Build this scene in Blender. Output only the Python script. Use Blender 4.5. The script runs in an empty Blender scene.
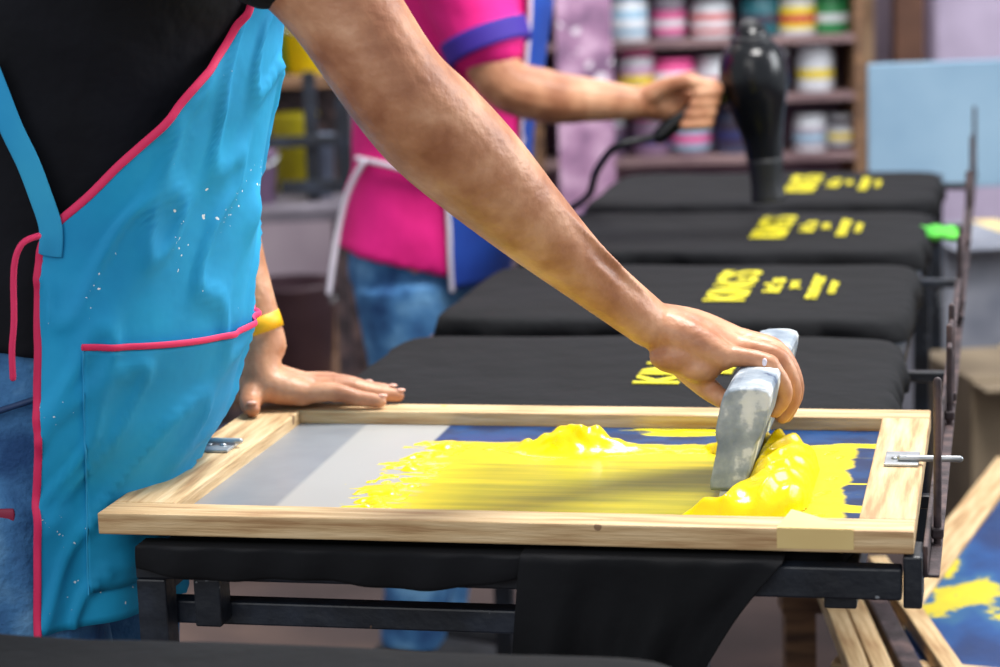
import bpy, bmesh, math, random
from mathutils import Vector as V, Matrix, noise
random.seed(3)
F = 2300.0; ZC = 1.407
PITCH = math.atan(423.5 / F)
ROT = Matrix.Rotation(math.radians(90) - PITCH, 3, 'X') @ Matrix.Rotation(math.radians(-2), 3, 'Z')
CAM = V((0, 0, ZC))
def ray(u, v): return ROT @ V(((u - 500) / F, -(v - 333.5) / F, -1))
def P(u, v, y):
    d = ray(u, v); return CAM + d * (y / d.y)
def PZ(u, v, z):
    d = ray(u, v); return CAM + d * ((z - ZC) / d.z)
RT_ = ROT.transposed()
def proj(p):
    q = RT_ @ (V(p) - CAM); return 500 - F * q.x / q.z, 333.5 + F * q.y / q.z
TH = math.radians(12.5)
R = V((math.cos(TH), -math.sin(TH), 0)); S = V((math.sin(TH), math.cos(TH), 0)); Z = V((0, 0, 1))

# ---------------------------------------------------------------- materials
def lin(c):
    return tuple(((x / 255) / 12.92 if x / 255 <= .04045 else ((x / 255 + .055) / 1.055) ** 2.4) for x in c) + (1,)
def M(name, c1, c2=None, rough=.6, metal=0, scale=8, stretch=(1, 1, 1), bump=0, bscale=None, spec=.5, sss=0, c3=None, dots=None, lo=.35, hi=.65, sheen=0, coat=0, stops=None, bdist=.004):
    m = bpy.data.materials.new(name); m.use_nodes = True
    nt = m.node_tree; N = nt.nodes; L = nt.links; b = N['Principled BSDF']
    b.inputs['Roughness'].default_value = rough; b.inputs['Metallic'].default_value = metal
    b.inputs['Specular IOR Level'].default_value = spec
    b.inputs['Base Color'].default_value = lin(c1)
    if coat: b.inputs['Coat Weight'].default_value = coat; b.inputs['Coat Roughness'].default_value = .15
    if sheen: b.inputs['Sheen Weight'].default_value = sheen; b.inputs['Sheen Roughness'].default_value = .5
    if sss:
        b.inputs['Subsurface Weight'].default_value = sss
        b.inputs['Subsurface Radius'].default_value = (.012, .005, .003); b.inputs['Subsurface Scale'].default_value = 1
    tc = N.new('ShaderNodeTexCoord'); mp = N.new('ShaderNodeMapping'); mp.inputs['Scale'].default_value = stretch
    L.new(tc.outputs['Object'], mp.inputs['Vector'])
    nz = N.new('ShaderNodeTexNoise'); nz.inputs['Scale'].default_value = scale; nz.inputs['Detail'].default_value = 5
    L.new(mp.outputs['Vector'], nz.inputs['Vector'])
    if c2 or stops:
        cr = N.new('ShaderNodeValToRGB'); cr.color_ramp.elements[0].position = lo; cr.color_ramp.elements[1].position = hi
        if stops:
            cr.color_ramp.elements[0].position = stops[0][0]; cr.color_ramp.elements[0].color = lin(stops[0][1])
            cr.color_ramp.elements[1].position = stops[-1][0]; cr.color_ramp.elements[1].color = lin(stops[-1][1])
            for ps_, cc in stops[1:-1]: e = cr.color_ramp.elements.new(ps_); e.color = lin(cc)
        else:
            cr.color_ramp.elements[0].color = lin(c1); cr.color_ramp.elements[1].color = lin(c2)
            if c3: e = cr.color_ramp.elements.new((lo + hi) / 2); e.color = lin(c3)
        L.new(nz.outputs['Fac'], cr.inputs['Fac']); out = cr.outputs['Color']
        if dots:
            for (col, sc, th) in dots:
                vo = N.new('ShaderNodeTexVoronoi'); vo.inputs['Scale'].default_value = sc
                wn = N.new('ShaderNodeTexNoise'); wn.inputs['Scale'].default_value = sc * 1.5
                wm = N.new('ShaderNodeVectorMath'); wm.operation = 'MULTIPLY_ADD'; L.new(tc.outputs['Object'], wn.inputs['Vector'])
                L.new(wn.outputs['Color'], wm.inputs[0]); wm.inputs[1].default_value = (.8 / sc,) * 3; L.new(tc.outputs['Object'], wm.inputs[2])
                L.new(wm.outputs[0], vo.inputs['Vector'])
                n2 = N.new('ShaderNodeTexNoise'); n2.inputs['Scale'].default_value = sc * .13
                L.new(tc.outputs['Object'], n2.inputs['Vector'])
                sb = N.new('ShaderNodeMath'); sb.operation = 'MULTIPLY_ADD'; L.new(n2.outputs['Fac'], sb.inputs[0]); sb.inputs[1].default_value = th * 4; sb.inputs[2].default_value = -th * 2.05
                lt = N.new('ShaderNodeMath'); lt.operation = 'LESS_THAN'; L.new(vo.outputs['Distance'], lt.inputs[0]); L.new(sb.outputs[0], lt.inputs[1])
                mx = N.new('ShaderNodeMix'); mx.data_type = 'RGBA'; L.new(lt.outputs[0], mx.inputs[0]); L.new(out, mx.inputs[6]); mx.inputs[7].default_value = lin(col); out = mx.outputs[2]
        L.new(out, b.inputs['Base Color'])
    if bump:
        n3 = N.new('ShaderNodeTexNoise'); n3.inputs['Scale'].default_value = bscale or scale * 3; n3.inputs['Detail'].default_value = 4
        L.new(mp.outputs['Vector'], n3.inputs['Vector'])
        bp = N.new('ShaderNodeBump'); bp.inputs['Strength'].default_value = bump; bp.inputs['Distance'].default_value = bdist
        L.new(n3.outputs['Fac'], bp.inputs['Height']); L.new(bp.outputs['Normal'], b.inputs['Normal'])
    return m
skin = M('skin', (160, 104, 74), (212, 160, 126), rough=.45, scale=20, bump=.45, bscale=90, sss=.05, spec=.5, c3=(188, 132, 98), bdist=.003)
nail = M('nail', (215, 165, 145), rough=.3)
YS = [((226, 206, 60), 16, .30), ((138, 108, 78), 26, .34)]
woodx = M('pine_x', (172, 134, 92), (220, 192, 150), rough=.6, scale=6, stretch=(1.5, 18, 18), bump=.3, c3=(202, 170, 126), dots=YS)
woody = M('pine_y', (172, 134, 92), (220, 192, 150), rough=.6, scale=6, stretch=(18, 1.5, 18), bump=.3, c3=(202, 170, 126), dots=YS)
woodold = M('old_wood', (80, 56, 42), (140, 104, 74), rough=.7, scale=5, stretch=(2, 14, 14), bump=.3)
black = M('black_cotton', (6, 7, 11), (13, 14, 19), rough=.88, scale=5, bump=.8, bscale=11, spec=.28, bdist=.012)
blackshirt = M('black_shirt', (7, 8, 13), (14, 15, 24), rough=.88, scale=5, bump=.8, bscale=9, spec=.26, bdist=.018)
steel = M('painted_steel', (14, 19, 28), (38, 46, 60), rough=.45, scale=14, bump=.5, c3=(22, 28, 38), dots=[((120, 124, 130), 60, .42), ((86, 66, 56), 40, .3)])
rust = M('rusty_steel', (44, 34, 36), (98, 78, 76), rough=.6, metal=.1, scale=30, bump=.5, c3=(62, 50, 54))
chrome = M('zinc_plate', (150, 155, 160), (190, 194, 198), rough=.4, metal=.7, scale=40)
APD = [((225, 238, 242), 70, .17), ((235, 242, 245), 130, .19), ((40, 60, 80), 34, .10), ((214, 232, 240), 30, .13)]
apronm = M('apron_cloth', (4, 142, 198), (16, 166, 218), rough=.75, scale=6, bump=.5, bscale=8, dots=APD, bdist=.012)
pocketm = M('pocket_cloth', (4, 136, 190), (14, 156, 206), rough=.75, scale=6, bump=.5, bscale=8, dots=[((225, 240, 245), 95, .13)], bdist=.012)
pink = M('pink_trim', (215, 30, 88), (232, 48, 104), rough=.7)
strapm = M('strap_cloth', (30, 150, 205), (50, 170, 215), rough=.8)
denim = M('denim', (26, 70, 122), (110, 162, 206), rough=.85, scale=12, bump=.7, bscale=140, c3=(62, 116, 168))
yellowp = M('yellow_ink', (236, 204, 0), (250, 222, 0), rough=.2, scale=8, spec=.45, bump=.3, bscale=45)
yprint = M('yellow_print', (206, 194, 16), (232, 218, 26), rough=.6, scale=20)
yband = M('rubber_band', (240, 170, 0), (250, 188, 4), rough=.5)
pinkshirt = M('pink_shirt', (214, 4, 116), (232, 18, 134), rough=.8, scale=5, bump=.5, bscale=10, bdist=.01)
purple = M('purple_cuff', (46, 20, 132), (56, 30, 148), rough=.7)
bluap = M('blue_apron', (10, 56, 150), (20, 76, 176), rough=.7, scale=6, bump=.3)
white = M('white_tape', (205, 198, 215), (225, 218, 230), rough=.7)
blackpl = M('black_plastic', (6, 8, 12), (12, 14, 20), rough=.22, scale=5)
blackrub = M('black_rubber', (10, 12, 18), (18, 20, 28), rough=.5)
hairm = M('hair', (12, 10, 10), (26, 20, 18), rough=.5, scale=60)
sole = M('rubber_shoe', (40, 40, 44), (60, 60, 66), rough=.7)
alu = M('squeegee_handle', (110, 122, 136), rough=.5, scale=26, bump=.35, bscale=80, stops=[(.31, (30, 54, 92)), (.36, (110, 124, 140)), (.48, (138, 150, 162)), (.55, (160, 170, 180)), (.585, (206, 212, 216)), (.7, (222, 226, 226))])
bladem = M('blade_rubber', (150, 160, 165), rough=.5, scale=50, stops=[(.35, (120, 132, 140)), (.5, (200, 208, 210)), (.6, (230, 226, 120)), (.66, (210, 215, 215))])
boardm = M('plywood_board', (60, 46, 36), (90, 70, 54), rough=.7, scale=6, stretch=(2, 12, 12))

# ---------------------------------------------------------------- mesh helpers
COL = bpy.context.scene.collection
def obj_from(name, bm, mat, parent=None, smooth=True, bevel=0, solid=0):
    bmesh.ops.recalc_face_normals(bm, faces=bm.faces)
    me = bpy.data.meshes.new(name); bm.to_mesh(me); bm.free()
    if smooth:
        for p in me.polygons: p.use_smooth = True
    o = bpy.data.objects.new(name, me); COL.objects.link(o)
    if mat: me.materials.append(mat)
    if parent: o.parent = parent
    if solid:
        m = o.modifiers.new('s', 'SOLIDIFY'); m.thickness = solid; m.offset = 1
    if bevel:
        m = o.modifiers.new('b', 'BEVEL'); m.width = bevel; m.segments = 2; m.limit_method = 'ANGLE'
        for p in me.polygons: p.use_smooth = False
    return o
def empty(name, loc, rz=0):
    e = bpy.data.objects.new(name, None); e.empty_display_size = .05; COL.objects.link(e)
    e.location = loc; e.rotation_euler = (0, 0, rz); return e
def tag(o, label, cat, group=None, kind=None):
    o['label'] = label; o['category'] = cat
    if group: o['group'] = group
    if kind: o['kind'] = kind
    return o
def catmull(p, k):
    out = []; n = len(p)
    for i in range(n - 1):
        p0 = p[max(i - 1, 0)]; p1 = p[i]; p2 = p[i + 1]; p3 = p[min(i + 2, n - 1)]
        for j in range(k):
            t = j / k
            out.append(0.5 * ((2 * p1) + (p2 - p0) * t + (2 * p0 - 5 * p1 + 4 * p2 - p3) * t * t + (3 * p1 - p0 - 3 * p2 + p3) * t ** 3))
    out.append(p[-1].copy()); return out
def tube(bm, pts, rad, ref=None, n=16, k=5, caps=True, flatcap=False):
    pts = [V(p) for p in pts]
    if not isinstance(rad, (list,)): rad = [rad] * len(pts)
    rr = [V((r, r)) if not isinstance(r, tuple) else V(r) for r in rad]
    Pp = catmull(pts, k); Rr = catmull(rr, k)
    m = len(Pp); T = []
    for i in range(m):
        d = Pp[min(i + 1, m - 1)] - Pp[max(i - 1, 0)]; T.append(d.normalized())
    if ref is None:
        e = V((0, 0, 1)) if abs(T[0].z) < .8 else V((1, 0, 0))
    else: e = V(ref)
    rings = []
    def ring(c, t, e, ra, rb):
        e1 = (e - t * e.dot(t)).normalized(); e2 = t.cross(e1)
        return [bm.verts.new(c + e1 * ra * math.cos(2 * math.pi * i / n) + e2 * rb * math.sin(2 * math.pi * i / n)) for i in range(n)], e1
    E = []
    for i in range(m):
        if ref is None: e = (e - T[i] * e.dot(T[i])).normalized()
        E.append(e.copy())
    seq = []
    if caps and not flatcap:
        r0 = Rr[0]; q = min(r0)
        for a in (70, 45, 20): seq.append((Pp[0] - T[0] * q * math.sin(math.radians(a)), T[0], E[0], r0 * math.cos(math.radians(a))))
    for i in range(m): seq.append((Pp[i], T[i], E[i], Rr[i]))
    if caps and not flatcap:
        r0 = Rr[-1]; q = min(r0)
        for a in (20, 45, 70): seq.append((Pp[-1] + T[-1] * q * math.sin(math.radians(a)), T[-1], E[-1], r0 * math.cos(math.radians(a))))
    for c, t, e, r in seq: rings.append(ring(c, t, e, max(r[0], .0004), max(r[1], .0004))[0])
    for a, b in zip(rings[:-1], rings[1:]):
        for i in range(n): bm.faces.new((a[i], a[(i + 1) % n], b[(i + 1) % n], b[i]))
    if caps:
        bm.faces.new(rings[0]); bm.faces.new(list(reversed(rings[-1])))
def ell(bm, c, rx, ry, rz, rot=None, seg=20):
    mt = Matrix.Translation(V(c)) @ (rot.to_4x4() if rot else Matrix()) @ Matrix.Diagonal((rx, ry, rz, 1))
    bmesh.ops.create_uvsphere(bm, u_segments=seg, v_segments=seg // 2 + 2, radius=1, matrix=mt)
def blob(name, bm, voxel, smooth, mat, parent=None, it=4):
    o = obj_from(name, bm, None)
    m = o.modifiers.new('r', 'REMESH'); m.mode = 'VOXEL'; m.voxel_size = voxel
    if it:
        s = o.modifiers.new('s', 'SMOOTH'); s.factor = smooth; s.iterations = it
    dg = bpy.context.evaluated_depsgraph_get(); dg.update()
    me = bpy.data.meshes.new_from_object(o.evaluated_get(dg))
    o.modifiers.clear(); o.data = me; me.name = name
    me.materials.clear(); me.materials.append(mat)
    for p in me.polygons: p.use_smooth = True
    if parent: o.parent = parent
    return o
def box(bm, x0, x1, y0, y1, z0, z1):
    vs = [bm.verts.new((x, y, z)) for x in (x0, x1) for y in (y0, y1) for z in (z0, z1)]
    for q in ((0, 1, 3, 2), (4, 6, 7, 5), (0, 4, 5, 1), (2, 3, 7, 6), (0, 2, 6, 4), (1, 5, 7, 3)): bm.faces.new([vs[i] for i in q])
def boxo(name, dims, mat, parent=None, bevel=.002):
    bm = bmesh.new(); box(bm, *dims); return obj_from(name, bm, mat, parent, smooth=False, bevel=bevel)
def tubeo(name, pts, rad, mat, parent=None, **kw):
    bm = bmesh.new(); tube(bm, pts, rad, **kw); return obj_from(name, bm, mat, parent)
def lathe(bm, prof, c=(0, 0, 0), n=24, sx=1, sy=1):
    rings = [[bm.verts.new((c[0] + r * sx * math.cos(2 * math.pi * i / n), c[1] + r * sy * math.sin(2 * math.pi * i / n), c[2] + z)) for i in range(n)] for r, z in prof]
    for a, b in zip(rings[:-1], rings[1:]):
        for i in range(n): bm.faces.new((a[i], a[(i + 1) % n], b[(i + 1) % n], b[i]))
    bm.faces.new(rings[0]); bm.faces.new(rings[-1])
def gridmesh(bm, rows):
    g = [[bm.verts.new(p) for p in row] for row in rows]
    for a, b in zip(g[:-1], g[1:]):
        for i in range(len(a) - 1): bm.faces.new((a[i], a[i + 1], b[i + 1], b[i]))
def tab(t, z):
    t = sorted(t)
    if z <= t[0][0]: return t[0][1]
    for (a, x), (b, y) in zip(t[:-1], t[1:]):
        if z <= b:
            q = (z - a) / (b - a); q = q * q * (3 - 2 * q) * .5 + q * .5
            return x + (y - x) * q
    return t[-1][1]

# ---------------------------------------------------------------- room
floorm = M('floor_concrete', (52, 40, 38), (96, 76, 68), rough=.8, scale=2.2, bump=.2, c3=(70, 55, 53))
wallm = M('wall_plaster', (116, 102, 114), (164, 150, 160), rough=.9, scale=1.8, c3=(138, 124, 136))
fl = boxo('floor', (-4, 5, -1.5, 8, -.1, 0), floorm, None, 0); fl['kind'] = 'structure'
wb = boxo('wall_back', (-4, 5, 7.4, 7.55, 0, 3.2), wallm, None, 0); wb['kind'] = 'structure'

# ---------------------------------------------------------------- steel tables
A = PZ(97, 513, .88); W = .732; D = .475
A0 = V((A.x, A.y, 0))
tb = tag(empty('work_table', A0, -TH), 'long black-painted steel frame table carrying the printing boards', 'table')
TL = 2.95; TX = .722; TR = .683
boxo('top_rail', (.035, TX, -.004, .016, .820, .848), steel, tb)
boxo('brace_bar', (.035, .49, .03, .052, .768, .790), steel, tb)
boxo('top_rail', (.035, TR, TL - .03, TL, .805, .835), steel, tb)
boxo('side_rail', (.035, .063, .017, TL - .03, .805, .835), steel, tb)
boxo('side_rail', (TR - .028, TR, .017, TL - .03, .805, .835), steel, tb)
for s0 in (.44, .58, .98, 1.16, 1.56, 1.74, 2.12, 2.35, 2.7):
    boxo('cross_bar', (.063, TR - .028, s0, s0 + .025, .81, .835), steel, tb)
for s0 in (.3, .9, 1.6, 2.2, 2.8):
    boxo('outrigger', (TR, TX + .016, s0, s0 + .014, .820, .833), steel, tb)
boxo('leg', (.035, .063, -.004, .024, 0, .820), steel, tb)
boxo('leg', (.47, .498, .44, .468, 0, .81), steel, tb)
for s0 in (1.45, TL - .03): boxo('leg', (.035, .063, s0, s0 + .028, 0, .805), steel, tb)
for s0 in (2.05, TL - .03): boxo('leg', (TR - .028, TR, s0, s0 + .028, 0, .805), steel, tb)
boxo('bracket', (.088, .113, .0, .03, .775, .820), steel, tb)
boxo('foot_rail', (.035, .063, .04, TL - .03, .18, .205), steel, tb)
rl = tag(empty('hinge_rail', A0 + R * .021, -TH), 'rusty steel angle rail with upright registration rods beside the boards', 'rail')
bm = bmesh.new(); box(bm, .718, .722, .02, TL, .834, .862); box(bm, .722, .732, .02, TL, .834, .837); obj_from('angle_bar', bm, rust, rl, False, .001)
boxo('mount_plate', (.702, .718, .0, .05, .812, .858), steel, rl)
for s0, h in ((.12, .985), (.60, .945), (.70, .95), (1.2, .955), (1.32, .95), (1.9, .96), (2.42, .965), (2.85, .98)):
    tubeo('upright_rod', [(.7275, s0, .837), (.7275, s0, h)], .0036, rust, rl, n=10)
    boxo('rod_collar', (.7221, .733, s0 - .007, s0 + .007, .842, .852), rust, rl)
for s0 in (.60, 1.22):
    tubeo('link_bar', [(.7275, s0 - .02, .925), (.7275, s0 + .12, .935)], .0030, rust, rl, n=8)
tubeo('slide_rod', [(.7275, .6, .90), (.7275, 2.85, .90)], .0026, rust, rl, n=8)

# ---------------------------------------------------------------- t-shirts on boards
def shirt(name, loc, Lx, Ly, seed, drop=.045, bt=.022, zt=.835, rough=1):
    e = empty('printing_board', (loc[0], loc[1], zt), -TH)
    bm = bmesh.new(); box(bm, .03, Lx - .03, .03, Ly - .03, 0, bt); obj_from('board_panel', bm, boardm, e, False, .003)
    c = V((Lx / 2, Ly / 2, 0))
    def outline(off, n=220):
        hx = Lx / 2 + off; hy = Ly / 2 + off; pts = []
        for i in range(n):
            a = 2 * math.pi * i / n
            ca, sa = math.cos(a), math.sin(a); p = 12
            q = (abs(ca) ** p + abs(sa) ** p) ** (-1 / p)
            pts.append(V((c.x + hx * q * ca, c.y + hy * q * sa, 0)))
        return pts
    bm = bmesh.new(); rings = []
    top = bt + .010
    inner = outline(-.04)
    def add(pts, z, amp, zamp=0):
        out = []
        for p in pts:
            nn = noise.noise(V((p.x * 16, p.y * 16, seed * 3.1))) + .5 * noise.noise(V((p.x * 40, p.y * 40, seed + z * 9))); n2 = noise.noise(V((p.x * 7, p.y * 7, seed + z * 4)))
            d = (p - c).normalized()
            out.append(bm.verts.new((p.x + d.x * amp * nn, p.y + d.y * amp * nn, z + zamp * n2)))
        rings.append(out)
    for sc in (.15, .35, .55, .75, .9): add([c + (p - c) * sc for p in inner], top, 0, .001)
    add(inner, top - .0004, 0, .0015)
    for off, dz, am, za in ((-.015, -.0012, .001, .002), (-.004, -.003, .003, .003), (.003, -.008, .006, .003), (.006, -.018, .011, .005), (.007, -.030, .017, .006), (.003, -drop, .022, .010), (-.008, -drop - .006, .022, .010)):
        add(outline(off), top + dz, am * rough, za)
    for a, b in zip(rings[:-1], rings[1:]):
        for i in range(len(a)): bm.faces.new((a[i], a[(i + 1) % len(a)], b[(i + 1) % len(a)], b[i]))
    bm.faces.new(rings[0])
    t = empty('t_shirt', (loc[0], loc[1], zt), -TH)
    obj_from('shirt_cloth', bm, black, t)
    return e, t, top
def lettering(t, txt, r0, s0, size, z, length=None):
    cu = bpy.data.curves.new('txt', 'FONT'); cu.body = txt; cu.size = size; cu.offset = size * .02; cu.extrude = .0006; cu.space_character = .95
    o = bpy.data.objects.new('txt', cu); COL.objects.link(o)
    dg = bpy.context.evaluated_depsgraph_get(); dg.update()
    me = bpy.data.meshes.new_from_object(o.evaluated_get(dg)); bpy.data.objects.remove(o)
    xs = [v.co.x for v in me.vertices]; w = max(xs) - min(xs); k = (length / w) if length else 1
    for v in me.vertices:
        x, y = (v.co.x - min(xs)) * k, v.co.y
        v.co = V((r0 - y, s0 + x, z + v.co.z))
    me.materials.clear(); me.materials.append(yprint)
    q = bpy.data.objects.new('printed_lettering', me); COL.objects.link(q); q.parent = t
B3 = PZ(430, 314, .872)
LX = .635; LY = .475
pl = 'black cotton t-shirt with yellow lettering stretched over a board'
offs = {2: -.585, 3: 0, 4: .6, 5: 1.2}
for k, o in offs.items():
    p = B3 + S * o
    e, t, top = shirt('s', p, LX, LY, k)
    tag(e, 'flat wooden printing board under a black t-shirt', 'printing board', 'printing boards in the row')
    tag(t, pl, 't-shirt', 'black t-shirts on the boards')
    zt_ = top + .0016
    if k == 2:
        lettering(t, "KING'S", .395, .16, .074, zt_, .23)
        lettering(t, "it's", .45, .22, .030, zt_, .09)
    else:
        lettering(t, "KING'S", .410, .13, .080, zt_, .26)
        lettering(t, "it's", .452, .20, .036, zt_, .12)
        lettering(t, "yet", .474, .23, .022, zt_, .07)
        lettering(t, "never", .508, .15, .034, zt_, .20)
        lettering(t, "over", .530, .19, .022, zt_, .11)
b1 = A + R * .05 + S * .025
e, t1, top = shirt('s', (b1.x, b1.y, 0), .62, .42, 1, drop=.026, bt=.010, zt=.8355, rough=.4)
tag(e, 'flat wooden printing board beneath the screen frame', 'printing board', 'printing boards in the row')
tag(t1, 'black t-shirt lying under the screen with its cloth hanging down', 't-shirt', 'black t-shirts on the boards')
rows = []
for j in range(50):
    q = j / 49; z = .0175 - q * .31
    row = []
    for i in range(150):
        w = i / 149
        r = (.345 - .03 * q + .03 * q * q) + w * (.228 - .24 * q + .12 * q * q) + .006 * math.sin(q * 14 + w * 4) * q
        fold = (math.sin(w * 13 + 3.4 * q + 2) * .016 + math.sin(w * 29 - 6 * q) * .008) * (.12 + q) + .022 * noise.noise(V((w * 5, q * 5, 2))) * (.2 + q)
        row.append((r, -.048 + .008 * (1 - q) - .008 * math.sin(min(q * 6, 1.57)) + min(fold, .022), z + .02 * math.sin(w * 9) * q))
    if j == 0: rows.append([(p[0], -.012, .0180) for p in row])
    rows.append(row)
bm = bmesh.new(); gridmesh(bm, rows); obj_from('hanging_cloth', bm, black, t1, solid=.002)
rows = []
for j in range(10):
    q = j / 9; row = []
    for i in range(120):
        w = i / 119; r = -.01 + w * .38
        row.append((r, -.038 - .004 * math.sin(q * 2.2) + .003 * math.sin(w * 40 + q), .0175 - q * (.020 + .010 * math.sin(w * 3.1) + .004 * math.sin(w * 11))))
    if j == 0: rows.append([(p[0], -.010, .0180) for p in row])
    rows.append(row)
bm = bmesh.new(); gridmesh(bm, rows); obj_from('hanging_cloth', bm, black, t1, solid=.002)
q0 = PZ(694, 650, .87)
b0 = q0 - R * .66 - S * .45
e, t0, top = shirt('s', (b0.x, b0.y, 0), .66, .45, 9)
tag(e, 'flat wooden printing board covered by a plain black t-shirt', 'printing board', 'printing boards in the row')
tag(t0, 'plain black t-shirt stretched over a board on a small stand', 't-shirt', 'black t-shirts on the boards')
st = tag(empty('board_stand', (b0.x, b0.y, 0), -TH), 'low black steel stand carrying one printing board', 'stand')
for s0 in (.04, .385): boxo('top_rail', (.03, .63, s0, s0 + .028, .805, .835), steel, st)
for s0 in (.04, .385):
    for r0 in (.03, .602): boxo('leg', (r0, r0 + .028, s0, s0 + .028, 0, .805), steel, st)

# ---------------------------------------------------------------- screen frame
sf = tag(empty('screen_frame', (A.x, A.y, .86), -TH), 'pine screen-printing frame with grey mesh, blue emulsion and yellow ink film', 'screen frame')
LW = .06; RW = .048; NW = .04; FW = .04
boxo('frame_rail', (0, W, 0, NW, 0, .02), woodx, sf, .0015)
boxo('frame_rail', (0, W, D - FW, D, 0, .02), woodx, sf, .0015)
boxo('frame_rail', (0, LW, NW + .0005, D - FW - .0005, .0002, .0202), woody, sf, .0015)
boxo('frame_rail', (W - RW, W, NW + .0005, D - FW - .0005, .0002, .0202), woody, sf, .0015)
sm = bpy.data.materials.new('screen_mesh'); sm.use_nodes = True
nt = sm.node_tree; N = nt.nodes; L = nt.links; bs = N['Principled BSDF']; bs.inputs['Roughness'].default_value = .35; bs.inputs['Specular IOR Level'].default_value = .3
tc = N.new('ShaderNodeTexCoord'); sx = N.new('ShaderNodeSeparateXYZ'); L.new(tc.outputs['Object'], sx.inputs[0])
def mth(op, a, b=None, c=None, clamp=False):
    m = N.new('ShaderNodeMath'); m.operation = op; m.use_clamp = clamp
    for i, x in enumerate((a, b, c)):
        if x is None: continue
        if isinstance(x, (int, float)): m.inputs[i].default_value = x
        else: L.new(x, m.inputs[i])
    return m.outputs[0]
def nz(scale, st=(1, 1, 1), det=4):
    mp = N.new('ShaderNodeMapping'); mp.inputs['Scale'].default_value = st; L.new(tc.outputs['Object'], mp.inputs[0])
    n = N.new('ShaderNodeTexNoise'); n.inputs['Scale'].default_value = scale; n.inputs['Detail'].default_value = det; L.new(mp.outputs[0], n.inputs['Vector']); return n.outputs['Fac']
def mix(f, a, b):
    m = N.new('ShaderNodeMix'); m.data_type = 'RGBA'
    if isinstance(f, (int, float)): m.inputs[0].default_value = f
    else: L.new(f, m.inputs[0])
    for i, x in ((6, a), (7, b)):
        if isinstance(x, tuple): m.inputs[i].default_value = lin(x)
        else: L.new(x, m.inputs[i])
    return m.outputs[2]
r_, s_ = sx.outputs[0], sx.outputs[1]
def step(x, e, w): return mth('DIVIDE', mth('SUBTRACT', x, e), w, clamp=True)
nA = nz(14, (1, 2, 1)); nB = nz(55, (1, 2, 1)); nS = nz(5, (1, 9, 1), 2); nP = nz(25)
rr = mth('MULTIPLY_ADD', mth('ADD', nA, mth('MULTIPLY', nB, .5)), .13, mth('ADD', mth('MULTIPLY_ADD', s_, -.05, r_), -.0875))
gauze = mix(nz(30), (120, 124, 130), (140, 143, 148))
gauze = mix(mth('MULTIPLY', step(mth('MULTIPLY_ADD', s_, .02, r_), .14, .006), .8), gauze, (172, 170, 166))
blue = mix(step(nP, .42, .16), (0, 40, 86), (4, 62, 116))
blue = mix(step(nz(5, (1, 7, 1), 6), .60, .02), blue, (222, 208, 10))
bmask = mth('MULTIPLY', step(r_, .225, .004), mth('MAXIMUM', step(mth('MULTIPLY_ADD', nB, .01, s_), .364, .003), step(mth('MULTIPLY_ADD', nB, .01, r_), .660, .003)))
col = mix(bmask, gauze, blue)
film = mix(step(nS, .40, .3), (204, 186, 0), (240, 214, 0))
cen = mth('MULTIPLY', mth('MULTIPLY', step(r_, .25, .07), mth('SUBTRACT', 1.0, step(r_, .545, .015))), mth('MULTIPLY', step(s_, .05, .02), mth('SUBTRACT', 1.0, step(mth('MULTIPLY_ADD', nS, .08, s_), .30, .03))))
film = mix(mth('MULTIPLY', cen, mth('MULTIPLY_ADD', nz(4, (1, 16, 1), 4), 1.5, -.05), clamp=True), film, (138, 136, 10))
s2 = mth('MULTIPLY_ADD', nB, .016, mth('MULTIPLY_ADD', nA, .02, s_)); r2 = mth('MULTIPLY_ADD', nA, .03, mth('MULTIPLY_ADD', nB, .008, r_))
holes = mth('SUBTRACT', 1.0, mth('MULTIPLY', mth('SUBTRACT', 1.0, step(r_, .24, .03)), step(nz(20, (1, 3.5, 1), 3), .54, .02)))
ymask = mth('MULTIPLY', holes, mth('MULTIPLY', step(rr, .212, .004), mth('MULTIPLY', mth('SUBTRACT', 1.0, step(s2, .377, .004)), mth('SUBTRACT', 1.0, step(r2, .680, .005)))))
col = mix(ymask, col, film); L.new(col, bs.inputs['Base Color'])
SZ = .006
bm = bmesh.new(); box(bm, LW - .004, W - RW + .004, NW - .004, D - FW + .004, SZ - .001, SZ); obj_from('screen_mesh', bm, sm, sf, False)
tape = M('masking_tape', (214, 186, 124), (226, 202, 140), rough=.6)
bm = bmesh.new()
vs = [bm.verts.new(p) for p in ((W - .115, .0005, .0205), (W - .05, .0005, .0205), (W - .088, NW + .004, .0205), (W - .108, NW + .022, .0205))]
bm.faces.new(vs); obj_from('corner_tape', bm, tape, sf, False, solid=.0004)
boxo('corner_tape', (W - .115, W - .05, -.0006, -.0001, .003, .0205), tape, sf, 0)
def clampobj(r0, r1, s0, rod):
    boxo('clamp_plate', (r0, r1, s0, s0 + .05, .0205, .0235), chrome, sf, .0008)
    for q in (.3, .7):
        bm = bmesh.new(); lathe(bm, [(.0001, .0255), (.003, .025), (.004, .0236)], (r0 + (r1 - r0) * q, s0 + .02, 0), 10); obj_from('screw_head', bm, chrome, sf)
    if rod: tubeo('clamp_rod', [(r0 + .015, s0 + .012, .026), (W + .034, s0 + .012, .026)], .0032, chrome, sf, n=10)
clampobj(W - .036, W - .004, .225, True)
clampobj(.008, .045, .235, False)
tubeo('clamp_rod', [(.004, .26, .027), (.05, .26, .027)], .003, chrome, sf, n=10)

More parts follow.
